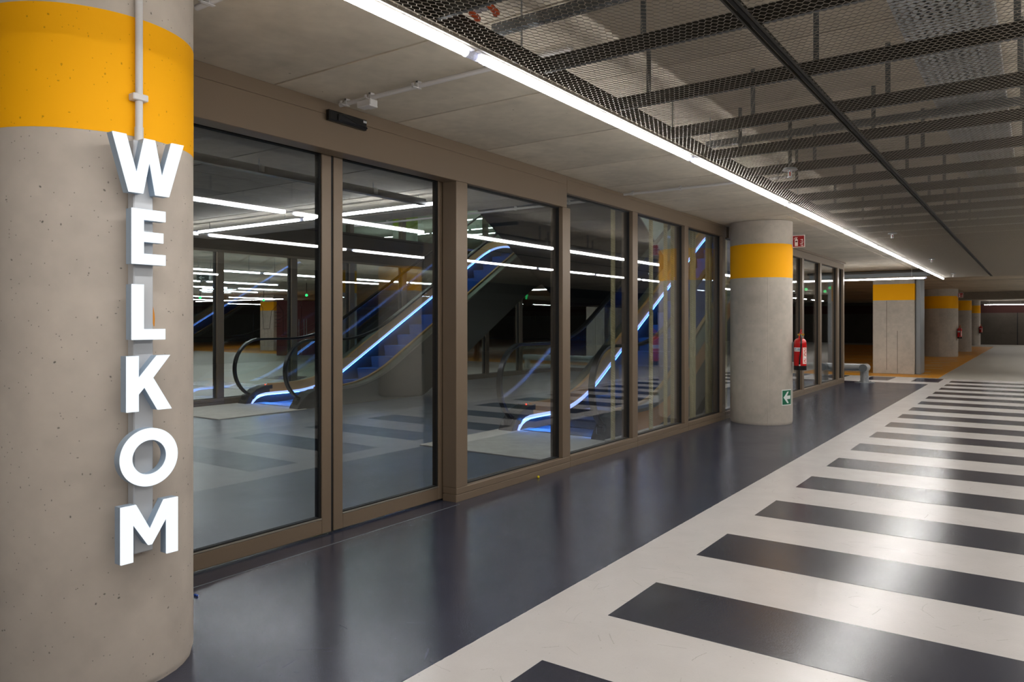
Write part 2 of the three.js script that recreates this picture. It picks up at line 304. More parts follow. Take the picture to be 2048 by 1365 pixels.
{
  const mk = (x0, x1, z0, z1, label) => { const c = thing('concrete_pillar', label, 'column', [(x0 + x1) / 2, 0, z1]); const w = (x1 - x0) / 2, d = z1 - z0;
    part(c, 'shaft', bx(-w, w, 0, 2.607, -d, 0, .012), M.column2); part(c, 'painted_band', bx(-w - .001, w + .001, 1.865, 2.3, -d - .001, .001, .012), M.yellow2, 'yellow painted band');
    for (const x of [-.16, .1]) part(c, 'formwork_seam', bx(w * x * 2 - .005, w * x * 2 + .005, x > 0 ? .02 : .1, x > 0 ? 1.1 : 1.865, -.004, .0025, .001), M.seam); return c; };
  const pil = mk(-3.45, -2.5, -22.1, -21.1, 'square concrete pillar with yellow top behind the galvanised crash rail');
  mk(-30.0, -29.0, -23, -22, 'distant square pillar with yellow top seen through the left sliding door');
  mk(-11.9, -10.9, -22.1, -21.1, 'square pillar with yellow top seen through the third window from the door');
  const gu = thing('steel_guard', 'vertical grey steel guard on the right edge of the square pillar', 'guard', [-2.447, 0, -21.25]);
  part(gu, 'channel', bx(-.045, .075, 0, 2.42, -.75, .02, .02), M.guard); part(gu, 'cap', bx(-.045, .09, 2.42, 2.5, -.78, .03, .006), M.black);
}
// smear of yellow paint on the foreground column
{
  const g = new THREE.CylinderGeometry(.3608, .3608, .075, 4, 8, true, 1.36, .035); const p = g.attributes.position; for (let i = 0; i < p.count; i++) { const y = p.getY(i), t = y / .075 + .5, w = .25 + .75 * Math.sin(Math.PI * t), an = Math.atan2(p.getX(i), p.getZ(i)) - 1.378, a2 = 1.378 + an * w + (t - .5) * -.02; p.setX(i, .3608 * Math.sin(a2)); p.setZ(i, .3608 * Math.cos(a2)); }
  T(g, 0, 1.325, 0, 0, .32, 0); g.computeVertexNormals(); part(col1, 'paint_smear', g, S({ color: 0xd98a10, roughness: .6, side: THREE.DoubleSide }), 'small stray stroke of yellow paint');
}

// ───────────────────────── the glowing sign ─────────────────────────
{
  const sign = thing('illuminated_sign', 'vertical sign of white glowing block letters reading WELKOM on the foreground column', 'sign', [-2.545, 0, -1.39]);
  part(sign, 'backing_rail', bx(-.042, 0, .5, 1.935, -.035, .035, .004), M.alu, 'grey aluminium rail behind the letters');
  const st = .041, V = (x, y) => new THREE.Vector2(x, y), poly = a => new THREE.Shape(a.map(p => V(...p)));
  const shapes = {
    W: (w, h) => { const t = .0455, m = w / 2, q = .0; return poly([[0, h], [t, h], [.0815, .066], [m - .018, h * .985], [m + .02, h * .985], [w - .0805, .066], [w - t, h], [w, h], [w - .055, 0], [w - .104, 0], [m + .001, h * .6], [.104, 0], [.055, 0]]); },
    E: (w, h) => poly([[0, 0], [w, 0], [w, .037], [st, .037], [st, .0775], [w - .008, .0775], [w - .008, .1125], [st, .1125], [st, h - .037], [w, h - .037], [w, h], [0, h]]),
    L: (w, h) => poly([[0, 0], [w, 0], [w, .037], [st, .037], [st, h], [0, h]]),
    K: (w, h) => poly([[0, 0], [st, 0], [st, .058], [.062, .082], [.109, 0], [w + .002, 0], [.092, .113], [w - .004, h], [.106, h], [st, .113], [st, h], [0, h]]),
    M: (w, h) => poly([[0, 0], [.042, 0], [.042, .128], [.095, .046], [.108, .046], [w - .042, .128], [w - .042, 0], [w, 0], [w, h], [w - .052, h], [w / 2, .1], [.052, h], [0, h]]),
    O: (w, h) => { const s = new THREE.Shape(); s.absellipse(w / 2, h / 2, w / 2, h / 2, 0, Math.PI * 2); const o = new THREE.Path(); o.absellipse(w / 2, h / 2, w / 2 - .041, h / 2 - .041, 0, Math.PI * 2, true); s.holes.push(o); return s; },
  };
  for (const [ch, z0, y0, w, h] of [['W', -1.263, 1.744, .252, .193], ['E', -1.328, 1.501, .119, .19], ['L', -1.328, 1.242, .118, .19], ['K', -1.31, .997, .158, .19], ['O', -1.288, .736, .204, .2], ['M', -1.29, .487, .203, .193]]) {
    const s = shapes[ch](w, h), o = { depth: .034, bevelEnabled: false, curveSegments: 40 };
    const body = T(new THREE.ExtrudeGeometry(s, o), 0, y0, z0 + 1.39, 0, Math.PI / 2, 0);            // letter plane turned to face the drive lane
    const L = part(sign, 'letter', body, M.letterSide, 'letter ' + ch);
    part(L, 'glowing_face', T(new THREE.ExtrudeGeometry(s, { depth: .006, bevelEnabled: false, curveSegments: 40 }), .0342, y0, z0 + 1.39, 0, Math.PI / 2, 0), M.letterFace);
    sign.add(rectLight(0xdcecff, 2.2, w * .75, h * .9, [.043, y0 + h / 2, z0 + 1.39 - w / 2], [1, 0, 0], [0, 0, -1]));
  }
}
// conduit that feeds the sign
{
  const c = thing('cable_conduit', 'white vertical cable conduit running down the column above the W', 'conduit', [-2.5705, 0, -1.387]);
  part(c, 'pipe', cylY(.0125, 0, 1.945, CEIL, 0), M.pvc); part(c, 'socket', cylY(.0145, 0, 1.935, 1.985, 0), M.pvc);
  part(c, 'clip', bx(-.018, .017, 2.076, 2.1, -.026, .028, .003), M.pvc);
}

// ───────────────────────── glass front: header, posts, windows, doors ─────────────────────────
const header = structure('trim_2', 'bronze metal header above the sliding doors and windows');
part(header, 'fascia_panel', bx(FX - .12, FX, 2.326, 2.53, -5.72, 1.6, .003), M.bronze);
part(header, 'fascia_strip', bx(FX - .12, FX - .0012, 2.5305, CEIL, -5.72, 1.6, .002), M.bronze);
part(header, 'fascia_panel', bx(FX - .12, FX, 2.457, 2.5745, -9.9, -5.7205, .003), M.bronze);
part(header, 'fascia_strip', bx(FX - .12, FX - .0012, 2.575, CEIL, -9.9, -5.7205, .002), M.bronze);
part(header, 'fascia_panel', bx(FX - .12, FX, 2.457, CEIL, -17.42, -10.0, .003), M.bronze);
part(header, 'cover_strip', bx(FX, FX + .03, 2.575, CEIL, -17.45, -12.0, .003), M.bronze);
let winNo = 0;
function windowBay(z0, z1, top, o = {}) { // z0 nearer than z1; mullion at the far side
  const pw = o.first ? -(o.mw ?? .125) : (windowBay.last ?? .125); windowBay.last = o.mw ?? .125; const x = o.x ?? FX, dep = .13, w = structure('window_' + (++winNo)), m = o.mat ?? M.bronze, mw = o.mw ?? .125, g = o.glass ?? M.glass, s = o.side ?? -1, X = (a, b) => [Math.min(x + s * a, x + s * b), Math.max(x + s * a, x + s * b)];
  part(w, 'mullion', bx(...X(0, dep), .1045, top, z1 - mw / 2, z1 + mw / 2, .003), m);
  if (o.first) part(w, 'mullion', bx(...X(0, dep), .1045, top, z0 - mw / 2, z0 + mw / 2, .003), m);
  part(w, 'plinth', bx(...X(.002, dep), 0, .054, z1 - mw / 2, z0 - pw / 2 - .0006, .003), m); part(w, 'sill_rail', bx(...X(0, dep), .056, .104, z1 - mw / 2, z0 - pw / 2 - .0006, .004), m);
  const a = z0 - Math.abs(pw) / 2, b = z1 + mw / 2;
  part(w, 'gasket', merge([bx(...X(.045, .095), .103, .112, b, a, .001), bx(...X(.045, .095), top - .009, top + .001, b, a, .001), bx(...X(.04, .1), .105, top, b - .001, b + .012, .001), bx(...X(.045, .095), .105, top, a - .008, a + .001, .001)]), M.gasket);
  part(w, 'pane', bx(...X(.05, .056), .108, top - .004, b + .003, a - .003, .001), g);
  if (!o.single) part(w, 'pane', bx(...X(.0585, .0645), .108, top - .004, b + .003, a - .003, .001), g);
  return w;
}
// the panes of the front, from the doors to the far corner
windowBay(1.5, -2.02, 2.326, { first: true });
windowBay(-4.235, -5.714, 2.326, { first: true, mw: .13 });
windowBay(-5.714, -7.105, 2.457, { mw: .12 });
windowBay(-7.105, -8.5, 2.457, { mw: .12 });
windowBay(-8.5, -9.8, 2.457, { mw: .12 });
windowBay(-9.8, -11.15, 2.457, { mw: .12 });
windowBay(-11.15, -12.55, 2.457, { mw: .12 });
windowBay(-12.55, -13.95, 2.457, { mw: .13 });
windowBay(-13.95, -15.3, 2.457, { mw: .13 });
windowBay(-15.3, -16.85, 2.457, { mw: .13 });
windowBay(-16.85, -17.4, 2.457, { mw: .13 });
const sillLedge = structure('trim_3', 'pale ledge inside along the foot of the windows'); part(sillLedge, 'ledge', bx(-3.78, -3.56, 0, .05, -17.3, -7.1, .003), M.pale);
function doorLeaf(n, z0, z1) {
  const d = structure('door_' + n), x0 = DX - .055, x1 = DX, tb = .1, s = .075;
  part(d, 'stile', bx(x0, x1, .012, 2.41, z0 - s, z0, .003), M.bronze); part(d, 'stile', bx(x0, x1, .012, 2.41, z1, z1 + s, .003), M.bronze);
  part(d, 'bottom_rail', bx(x0, x1, .012, tb, z1 + s, z0 - s, .003), M.bronze); part(d, 'glazing_bead', bx(x0 + .01, x1 + .002, tb, tb + .009, z1 + s, z0 - s, .002), M.deck); part(d, 'top_rail', bx(x0, x1, 2.345, 2.41, z1 + s, z0 - s, .003), M.bronze);
  part(d, 'glazing_bead', bx(x0 + .012, x1 - .008, 2.336, 2.345, z1 + s, z0 - s, .002), M.bronzeDark);
  part(d, 'gasket', merge([bx(x0 + .01, x1 - .012, tb + .009, tb + .016, z1 + s, z0 - s, .001), bx(x0 + .01, x1 - .012, 2.328, 2.337, z1 + s, z0 - s, .001), bx(x0 + .006, x1 - .01, tb, 2.34, z1 + s - .001, z1 + s + .014, .001), bx(x0 + .01, x1 - .012, tb, 2.34, z0 - s - .008, z0 - s + .001, .001)]), M.gasket);
  part(d, 'pane', bx(x0 + .034, x0 + .04, tb, 2.345, z1 + s + .003, z0 - s - .003, .001), M.glass); part(d, 'pane', bx(x0 + .0265, x0 + .0325, tb, 2.345, z1 + s + .003, z0 - s - .003, .001), M.glass);
}
doorLeaf(1, -2.06, -3.128); doorLeaf(2, -3.146, -4.214);
{
  const t = structure('trim_4', 'door seal, guide track and jambs');
  part(t, 'centre_seal', bx(DX - .05, DX - .006, .012, 2.4, -3.1455, -3.1285, .001), M.gasket);
  part(t, 'jamb', bx(DX - .1, FX - .131, 0, 2.4, -4.3, -4.226, .003), M.bronze); part(t, 'jamb', bx(DX - .1, FX - .131, 0, 2.4, -2.05, -1.97, .003), M.bronze);
  part(t, 'operator_box', bx(DX - .2, DX + .015, 2.412, CEIL, -5.6, .4, .004), M.bronzeDark);
  part(t, 'floor_track', bx(-3.382, -3.373, 0, .0026, -4.15, -2.0, .0005), M.galvDark);
}
// motion sensor over the door
{
  const s = thing('door_sensor', 'black motion sensor bar on the bronze header above the sliding doors', 'sensor', [FX, 2.49, -3.11]);
  part(s, 'housing', slabYZ([[.15, .002], [.15, .064], [-.15, .064], [-.15, .0]], 0, .038, .008), M.black);
  part(s, 'lens', slabYZ([[.09, .046], [.05, .052], [0, .035], [-.06, .022], [-.14, .018], [-.145, .006], [.09, .006]], .03, .052, .008), M.blackSatin);
  part(s, 'badge', bx(.038, .0405, .04, .053, -.142, -.115, .001), M.alu, 'small silver maker badge');
}

// corner return of the front at its far end, and the glass wall on the other side of the lobby
{
  for (let k = 0; k < 5; k++) { // end wall z = -17.4, seen through the panes
    const w = structure('window_' + (++winNo)), x1 = FX - .13 - 1.42 * k, x0 = x1 - 1.42;
    part(w, 'mullion', bx(x0, x0 + .1, .1, 2.457, -17.45, -17.33, .003), M.bronze); part(w, 'sill_rail', bx(x0, x1, 0, .1, -17.45, -17.33, .003), M.bronze); part(w, 'head_rail', bx(x0, x1, 2.457, CEIL, -17.45, -17.33, .003), M.bronze);
    part(w, 'pane', bx(x0 + .1, x1, .1, 2.457, -17.4, -17.394, .001), M.glassFar);
  }
  const zs = [2.4, .95, -.5, -1.95, -3.4, -5.6, -7.02, -8.46, -9.8, -11.23, -12.65, -14.05, -15.45, -17.4];
  const t = structure('trim_5', 'bronze header of the far glass wall');
  part(t, 'fascia_panel', bx(BX, BX + .12, 2.44, UP + .05, -17.4, 2.4, .003), M.bronzeDark); part(t, 'fascia_strip', bx(BX + .12, BX + .135, 2.42, 2.46, -17.4, 2.4, .002), M.bronze);
  for (let k = 0; k + 1 < zs.length; k++) windowBay(zs[k], zs[k + 1], 2.44, { x: BX + .13, glass: M.glassFar, mat: M.bronze, single: true, mw: .12 });
  // the storey above
  for (let k = 6; k + 1 < zs.length; k++) {
    const w = structure('window_' + (++winNo)), z0 = zs[k], z1 = zs[k + 1];
    part(w, 'mullion', bx(BX, BX + .12, 3.0, 5.3, z1 - .05, z1 + .05, .003), M.bronze); part(w, 'pane', bx(BX + .06, BX + .066, 3.0, 5.3, z1 + .05, z0 - .05, .001), M.glassFar);
  }
}
const lobbyEnd = structure('wall_lobby_end'); part(lobbyEnd, 'wall', bx(BX, FX - .13, 0, CEIL, 2.4, 2.55, .004), M.wallDark);
{
  const u = structure('wall_upper', 'walls and floor of the storey above');
  part(u, 'wall', bx(-3.74, -3.6, UP, 5.56, -36, -3, .004), M.upWall); part(u, 'wall', bx(-40, -3.6, UP, 5.56, -2.9, -2.75, .004), M.upWall); part(u, 'wall', bx(-40.2, -40, UP, 5.56, -36.2, -2.75, .004), M.upWall);
  part(u, 'wall', bx(-40, -3.6, UP, 5.56, -36.2, -36, .004), M.upWall);
  const c = structure('ceiling_upper'); part(c, 'slab', bx(-40, -3.5, 5.56, 5.75, -36.2, -2.7, .004), M.upWall);
  const f = structure('floor_upper'); part(f, 'landing', bx(BX + .13, -3.76, UP - .002, UP + .012, -36, VOID1, .002), M.grey); part(f, 'deck', bx(-40, BX, UP - .002, UP + .012, -36, -2.9, .002), M.grey);
}

// ───────────────────────── light rows ─────────────────────────
const tubeLen = 2.06;
function makeFixture(name, label, len, mat, hang) { // along z, centred on its base
  const f = thing(name, label, 'light');
  part(f, 'tube', cylZ(.0148, 0, 0, -len / 2 + .05, len / 2 - .05, 20), mat, 'glowing white diffuser tube');
  for (const s of [-1, 1]) { part(f, 'end_cap', merge([cylZ(.0165, 0, 0, s * (len / 2 - .052), s * (len / 2 - .002), 20)]), M.clear); part(f, 'end_ring', T(new THREE.TorusGeometry(.0165, .0018, 8, 24), 0, 0, s * (len / 2 - .054)), M.alu); }
  part(f, 'housing', bx(-.0125, .0125, .0155, .03, -len / 2 + .01, len / 2 - .01, .003), M.pvc);
  for (const s of [-.36, .36]) part(f, 'hanger', cylY(.004, 0, .024, hang, s * len, 8), M.galv);
  return f;
}
function addLight(f, len, I, color = 0xfffcf9) { f.add(rectLight(color, I, len - .11, .029, [0, -.0165, 0], [0, -1, 0], [0, 0, 1])); }
const rowZ = []; for (let k = 0; k < 9; k++) rowZ.push(-.06 - 2.13 * k - tubeLen / 2 - .03);
const ordinal = ['nearest', 'second', 'third', 'fourth', 'fifth', 'sixth', 'seventh', 'eighth', 'ninth'];
const tube0 = makeFixture('light_tube', 'x', 2.12, M.tube, CEIL - 2.287);
rowZ.forEach((z, i) => { const f = i ? copyThing(tube0, [-1.7, 2.287, z]) : tube0; f.position.set(-1.7, 2.287, z - 0); f.userData.label = ordinal[i] + ' tube, counted from the camera, of the bright light row along the mesh ceiling'; f.userData.group = 'light tubes in the row along the mesh ceiling'; });
const rows = [...scene.children].filter(o => o.name.startsWith('light_tube'));
rows.push(...Array.from({ length: 13 }, (_, k) => copyThing(tube0, [.42, 2.287, 4.9 - 2.16 * k], 'light tube of the second row over the drive lane, seen mirrored in the glass', 'light tubes over the drive lane')));
for (const z of [1.07, 3.2]) rows.push(copyThing(tube0, [-1.7, 2.287, z], 'light tube of the bright row behind the camera', 'light tubes behind the camera'));
for (const z of [-25.5, -28.5, -31.5, -34.5, -40, -43.5, -47, -50]) rows.push(copyThing(tube0, [.9, 2.287, z], 'light tube over the far drive lane beyond the picture edge', 'far light tubes over the drive lane'));
for (let k = 0; k < 8; k++) rows.push(copyThing(tube0, [-12.6, 2.287, .3 - 2.13 * k], 'light tube of the row outside the far glass wall', 'light tubes outside the far glass wall'));
for (const [x, z] of [[-18.7, -11.6], [-18.7, -14], [-20.6, -11.6], [-20.6, -14], [-25.5, -16], [-25.5, -18.3], [-29, -18], [-16.2, -9.2], [-16.2, -11.4], [-34, -24], [-34, -26.3]]) rows.push(copyThing(tube0, [x, 2.287, z], 'distant light tube deep in the garage behind the far glass wall', 'distant light tubes behind the far glass wall'));
for (const [x, z] of [[6.5, -3], [6.5, -8], [6.5, -13]]) rows.push(copyThing(tube0, [x, 2.287, z], 'light tube in the opposite parking bays, seen only in reflections', 'light tubes in the opposite bays'));
for (const r of rows) addLight(r, 2.12, r.position.x === .9 ? TUBE_LIGHT * 1.6 : TUBE_LIGHT);
const across = (x, y, z, label, group, I) => { const f = copyThing(tube0, [x, y, z], label, group); f.rotation.y = Math.PI / 2; for (const c of [...f.children]) if (c.isLight) f.remove(c); addLight(f, 2.12, I); return f; };
['first', 'second', 'third', 'fourth', 'fifth'].forEach((n, k) => across(-3.02 - 2.15 * k, 2.287, -18.6, n + ' tube from the right, in the light row crossing beyond the glass front', 'light tubes crossing beyond the glass front', TUBE_LIGHT));
for (let k = 0; k < 3; k++) across(-5.93 - 2.12 * k, 2.5, -5.69, ['right', 'middle', 'left'][k] + ' tube of the light row crossing the lobby ceiling, seen through the sliding doors', 'light tubes crossing the lobby ceiling', TUBE_LIGHT);
for (let k = 0; k < 3; k++) across(-1.5 + 2.12 * k, 2.37, -52.2, ['left', 'middle', 'right'][k] + ' tube of the light row before the far dark wall', 'light tubes before the far wall', TUBE_LIGHT * .12);
for (let k = 0; k < 3; k++) across(-26.5 - 2.12 * k, 2.287, -19.8, 'distant crossing light tube far behind the left sliding door', 'distant crossing light tubes', TUBE_LIGHT);
// lamps of the storey above
const upTube = makeFixture('upper_light_tube', 'light tube on the storey above, seen through the upper glass', 2.12, M.tubeUp, .3); upTube.userData.group = 'light tubes on the storey above';
[[-12.6, 5.24, -9], [-12.6, 5.24, -11.3], [-12.6, 5.24, -15], [-25.1, 5.24, -24.8], [-22.9, 5.24, -24.8], [-20.7, 5.24, -24.8], [-18.5, 5.24, -24.8], [-20.4, 5.24, -26.3], [-17.6, 5.24, -22.4], [-7, 5.2, -18.5], [-5.2, 5.2, -16.5], [-9.4, 5.2, -16.5], [-16, 5.24, -14], [-4.5, 5.2, -12], [-4.5, 5.2, -9], [-9.75, 5.2, -10]].forEach((p, k) => { const f = k ? copyThing(upTube, p) : upTube; f.position.set(...p); if (k > 2 && k < 13) f.rotation.y = Math.PI / 2; for (const c of [...f.children]) if (c.isLight) f.remove(c); addLight(f, 2.12, UPSTAIRS_LIGHT, 0xf4fff0); });

// ───────────────────────── mesh ceiling ─────────────────────────
const ZN = .3, ZF = -18.9, MY = 2.3;
function meshStrip(x0, x1, label, tr) {
  const t = thing('mesh_ceiling', label, 'ceiling panel', [x0, MY, 0]); const w = x1 - x0, px = .0112, n = Math.round(w / px), P = .054, hx = px / 2;
  const pos = [], pl = []; // one strand along z: knuckle, step, knuckle, step back; tilted flat ribbon
  for (let z = ZN, k = 0; z > ZF; z -= P, k++) pl.push([hx, z], [hx, z - .015], [-hx, z - .027], [-hx, z - .042]);
  const prof = [[.0010, -.0010], [.0004, -.0013], [-.0010, .0010], [-.0004, .0013]];
  for (let i = 0; i + 1 < pl.length; i++) { const p = pl[i], q = pl[i + 1]; for (let k = 0; k < 4; k++) { const c = prof[k], d = prof[(k + 1) % 4]; const A = [p[0] + c[0], c[1], p[1]], B = [q[0] + c[0], c[1], q[1]], C = [q[0] + d[0], d[1], q[1]], D = [p[0] + d[0], d[1], p[1]]; pos.push(...A, ...C, ...B, ...A, ...D, ...C); } }
  const g = new THREE.BufferGeometry(); g.setAttribute('position', new THREE.Float32BufferAttribute(pos, 3)); g.computeVertexNormals();
  const im = new THREE.InstancedMesh(g, M.mesh, n), m = new THREE.Matrix4();
  for (let k = 0; k < n; k++) { m.makeTranslation(px * (k + .5), 0, k % 2 ? -.027 : 0); im.setMatrixAt(k, m); }
  im.name = 'expanded_mesh'; im.userData.kind = 'stuff'; im.castShadow = im.receiveShadow = true; t.add(im);
  part(t, 'edge_trim', bx(-.01, .0, -.004, .0095, ZF, ZN, .001), tr[0]); part(t, 'edge_trim', bx(w, w + .008, -.004, .0095, ZF, ZN, .001), tr[1]);
  if (tr[2]) part(t, 'upstand', bx(.001, .004, .012, .085, ZF, ZN, .001), M.railDark, 'dark upright plate along the edge');
  return t;
}
meshStrip(-1.655, -.8, 'expanded metal mesh ceiling strip between the bright light row and the dark gap', [M.mesh, M.railDark, true]);
meshStrip(-.755, .36, 'expanded metal mesh ceiling strip to the right of the dark gap', [M.railDark, M.mesh]);
{ const g = thing('gap_channel', 'dark channel in the long gap between the two mesh ceiling strips', 'channel', [-.777, MY, 0]); part(g, 'channel', bx(-.0075, .0075, -.002, .01, ZF, ZN, .002), M.gasket); }
for (let k = -3; k < 26; k++) {
  const z = -1.885 - .655 * k, nth = ['first', 'second', 'third', 'fourth', 'fifth', 'sixth', 'seventh', 'eighth', 'ninth', 'tenth', 'eleventh', 'twelfth', 'thirteenth', 'fourteenth', 'fifteenth', 'sixteenth', 'seventeenth', 'eighteenth', 'nineteenth', 'twentieth', 'twenty-first', 'twenty-second', 'twenty-third', 'twenty-fourth', 'twenty-fifth', 'twenty-sixth'], t = thing('support_rail', k < 0 ? 'dark metal rail above the ceiling mesh nearer than the picture edge' : nth[k] + ' dark metal rail crossing above the ceiling mesh, counted from the top of the picture', 'rail', [-1.655, 2.312, z], 'support rails above the mesh');
  part(t, 'web', bx(.006, 2.0, 0, .06, -.003, 0, .001), M.railDark); part(t, 'flange', bx(.02, 2.0, .057, .06, -.03, -.003, .001), M.galvDark, 'paler top flange'); part(t, 'lip', bx(.02, 2.0, 0, .003, -.02, -.003, .001), M.galvDark);
  const o = (k % 2 + 2) % 2 * .28; for (const x of [.18 + o, .92 + o * .6, 1.6]) part(t, 'hanger', bx(x - .011, x + .011, .05, CEIL - 2.312, -.012, -.009, .001), M.galvDark);
}
function strut(z, y, x0, x1, label) {
  const t = thing('perforated_channel', label, 'channel', [x0, y, z]), L = x1 - x0; part(t, 'channel', merge([bx(0, L, 0, .003, -.02, .02, .001), bx(0, L, 0, .04, -.0215, -.0195, .0008), bx(0, L, 0, .04, .0195, .0215, .0008)]), M.galvDark);
  const holes = []; for (let x = .03; x < L; x += .05) holes.push(T(new THREE.CylinderGeometry(.007, .007, .003, 10), x, -.0005, 0)); part(t, 'slot_row', merge(holes), M.galv);
}
strut(-2.48, 2.487, -1.83, .3, 'perforated strut channel above the near part of the mesh'); strut(-4.9, 2.487, -1.83, .3, 'perforated strut channel above the mesh near the first sprinkler');
strut(-7.4, 2.487, -1.83, .3, 'perforated strut channel above the mesh farther along');
{ // cable tray
  const t = thing('cable_tray', 'galvanised perforated cable tray above the mesh at upper right', 'cable tray', [-.3, 2.53, 0]);
  const s = new THREE.Shape([[-.165, -.03], [.165, -.03], [.165, .03], [-.165, .03]].map(p => new THREE.Vector2(...p)));
  for (let j = 0; j < 2; j++) for (let i = 0; i < 10; i++) { const o = new THREE.Path(), cx = -.148 + i * .0325 + (j ? .008 : 0), cy = -.015 + j * .03; if (cx > .155) continue; o.absellipse(cx, cy, .009, .0085, 0, Math.PI * 2, true); s.holes.push(o); }
  const g = new THREE.ExtrudeGeometry(s, { depth: .002, bevelEnabled: false, curveSegments: 5 }); g.rotateX(Math.PI / 2);
  const n = 200, im = new THREE.InstancedMesh(g, M.galv, n), m = new THREE.Matrix4(); for (let k = 0; k < n; k++) { m.makeTranslation(0, 0, .2 - k * .06); im.setMatrixAt(k, m); }
  im.name = 'perforated_base'; im.userData.kind = 'stuff'; t.add(im); part(t, 'side_wall', bx(-.167, -.164, -.002, .06, -11.8, .2, .001), M.galv); part(t, 'side_wall', bx(.164, .167, -.002, .06, -11.8, .2, .001), M.galv);
  const cab = []; for (const [x, r] of [[-.1, .016], [-.05, .012], [.02, .02], [.09, .014]]) cab.push(cylZ(r, x, r + .003, -11.7, .15, 10)); part(t, 'cables', merge(cab), M.black);
}
{ // orange plastic strap
  const t = thing('orange_hanger', 'bright orange plastic strap lying above the mesh near the light row', 'strap', [-1.58, 2.392, -2.065]);
  const arc = (x, s) => { const p = new THREE.CatmullRomCurve3([[x, .03, .085], [x - .012 * s, .012, .045], [x, 0, 0], [x + .015 * s, .005, -.05], [x + .04 * s, .02, -.085]].map(q => new THREE.Vector3(...q))); const g = new THREE.TubeGeometry(p, 20, .013, 8); g.scale(1, .6, 1); return g; };
  part(t, 'strap', arc(-.045, -1), M.orange); part(t, 'strap', arc(.04, -1), M.orange); part(t, 'wrapping', bx(-.04, .03, .004, .02, -.03, .05, .006), M.clear, 'crumpled clear wrapping');
}
// sprinklers
['nearest', 'second', 'third', 'fourth'].forEach((n, k) => {
  const t = thing('sprinkler_head', n + ' sprinkler head with round plate under the mesh, counted from the camera', 'sprinkler', [[-1.3, -4.97], [-1.303, -9.18], [-1.325, -13.2], [-1.364, -17.4]][k].reduce((a, v, i) => i ? [a[0], 2.296, v] : [v], []), 'sprinkler heads under the mesh');
  part(t, 'rosette', T(cyl(.048, .014, 28, .04), 0, -.004, 0), M.galv); part(t, 'frame', merge([cylY(.006, 0, -.02, -.006, 0, 12), T(bx(-.012, -.008, -.05, -.01, -.002, .002, .001), 0, 0, 0), bx(.008, .012, -.05, -.01, -.002, .002, .001), bx(-.012, .012, -.053, -.049, -.003, .003, .001)]), M.galv);
  part(t, 'bulb', cylY(.0025, 0, -.048, -.016, 0, 8), M.red); part(t, 'deflector', cylY(.016, 0, -.057, -.0545, 0, 16), M.galv); part(t, 'drop_pipe', cylY(.012, 0, .01, CEIL - 2.296, 0, 12), M.galvDark);
});

// ───────────────────────── conduits on the slab ─────────────────────────
function slabConduit(z, x0, x1, y, label, clips, box) {
  const t = thing('ceiling_conduit', label, 'conduit', [x0, y, z]), L = x1 - x0; part(t, 'pipe', cylX(.0125, 0, L, 0, 0, 16), M.pvc);
  for (const c of clips) part(t, 'clip', merge([bx(c - .009, c + .009, -.014, .03, .012, .016, .001), bx(c - .009, c + .009, -.016, -.013, -.014, .05, .001), bx(c - .009, c + .009, -.016, .004, .047, .05, .001), bx(c - .009, c + .009, .012, .03, -.016, .016, .002)]), M.pvc);
  if (box) part(t, 'junction_box', merge([bx(box - .01, box + .1, -.052, -.013, -.03, .03, .004), bx(box + .05, box + .11, -.06, -.05, -.02, .045, .003)]), M.pvc);
}
slabConduit(-3.02, -3.36, -1.78, 2.586, 'white conduit on the slab running from the door sensor to the light row', [.06, .26, .62, 1.2], .18);
slabConduit(-6.76, -3.38, -1.78, 2.586, 'white conduit on the slab above the windows before the second column', [.1, .6, 1.2]);
slabConduit(-1.75, -2.8, -1.78, 2.586, 'white conduit on the slab just behind the foreground column', [.1, .6]);
slabConduit(-6.9, -7.4, -3.75, 2.585, 'pale pipe along the edge of the opening inside the lobby', [.6, 1.7, 2.6, 3.3]);
{ // suspended channel in the lobby
  const t = thing('suspended_channel', 'dark suspended channel under the lobby ceiling seen through the doors', 'channel', [-5.06, 2.5, -2]);
  part(t, 'channel', bx(-.036, .036, -.012, .05, -3.65, .5, .004), M.black); part(t, 'lip', bx(.03, .034, 0, .01, -3.65, .5, .001), M.galv); for (const z of [-.4, -1.7, -2.95]) { part(t, 'rod', cylY(.005, 0, .05, CEIL - 2.5, z, 8), M.galv); part(t, 'clamp', bx(-.036, .036, -.004, .058, z - .03, z + .03, .004), M.galv); }
}

// ───────────────────────── escalators ─────────────────────────
const TAN = Math.tan(Math.PI / 6), E0 = -1.36, E1 = -6.47, RISE = UP;
function noseY(z) { const t = .6, u = -z; const seg = (c, s) => { const v = u - (c - t); return v <= 0 ? 0 : v >= 2 * t ? TAN * (u - c) : TAN / (4 * t) * v * v; }; return Math.max(0, seg(-E0) - seg(-E1)); }
function run(z0, z1, dy, n = 60) { const a = []; for (let i = 0; i <= n; i++) { const z = z0 + (z1 - z0) * i / n; a.push([z, noseY(z) + dy]); } return a; }
function handLoop() { // newel circle, up the slope, newel circle at the top
  const p = [], r = .46, c = [-.16, .575]; for (let i = 0; i <= 26; i++) { const a = -Math.PI / 2 - .1 - i / 26 * (Math.PI - .1); p.push([c[0] - Math.cos(a) * r * .98, c[1] + Math.sin(a) * r]); }
  const body = run(-.3, -8.0, 1.035, 90); for (const q of body) p.push(q);
  const d = [-8.05, RISE + .575]; for (let i = 1; i <= 20; i++) { const a = Math.PI / 2 - i / 20 * Math.PI; p.push([d[0] - Math.cos(a) * r, d[1] + Math.sin(a) * r]); }
  return p;
}
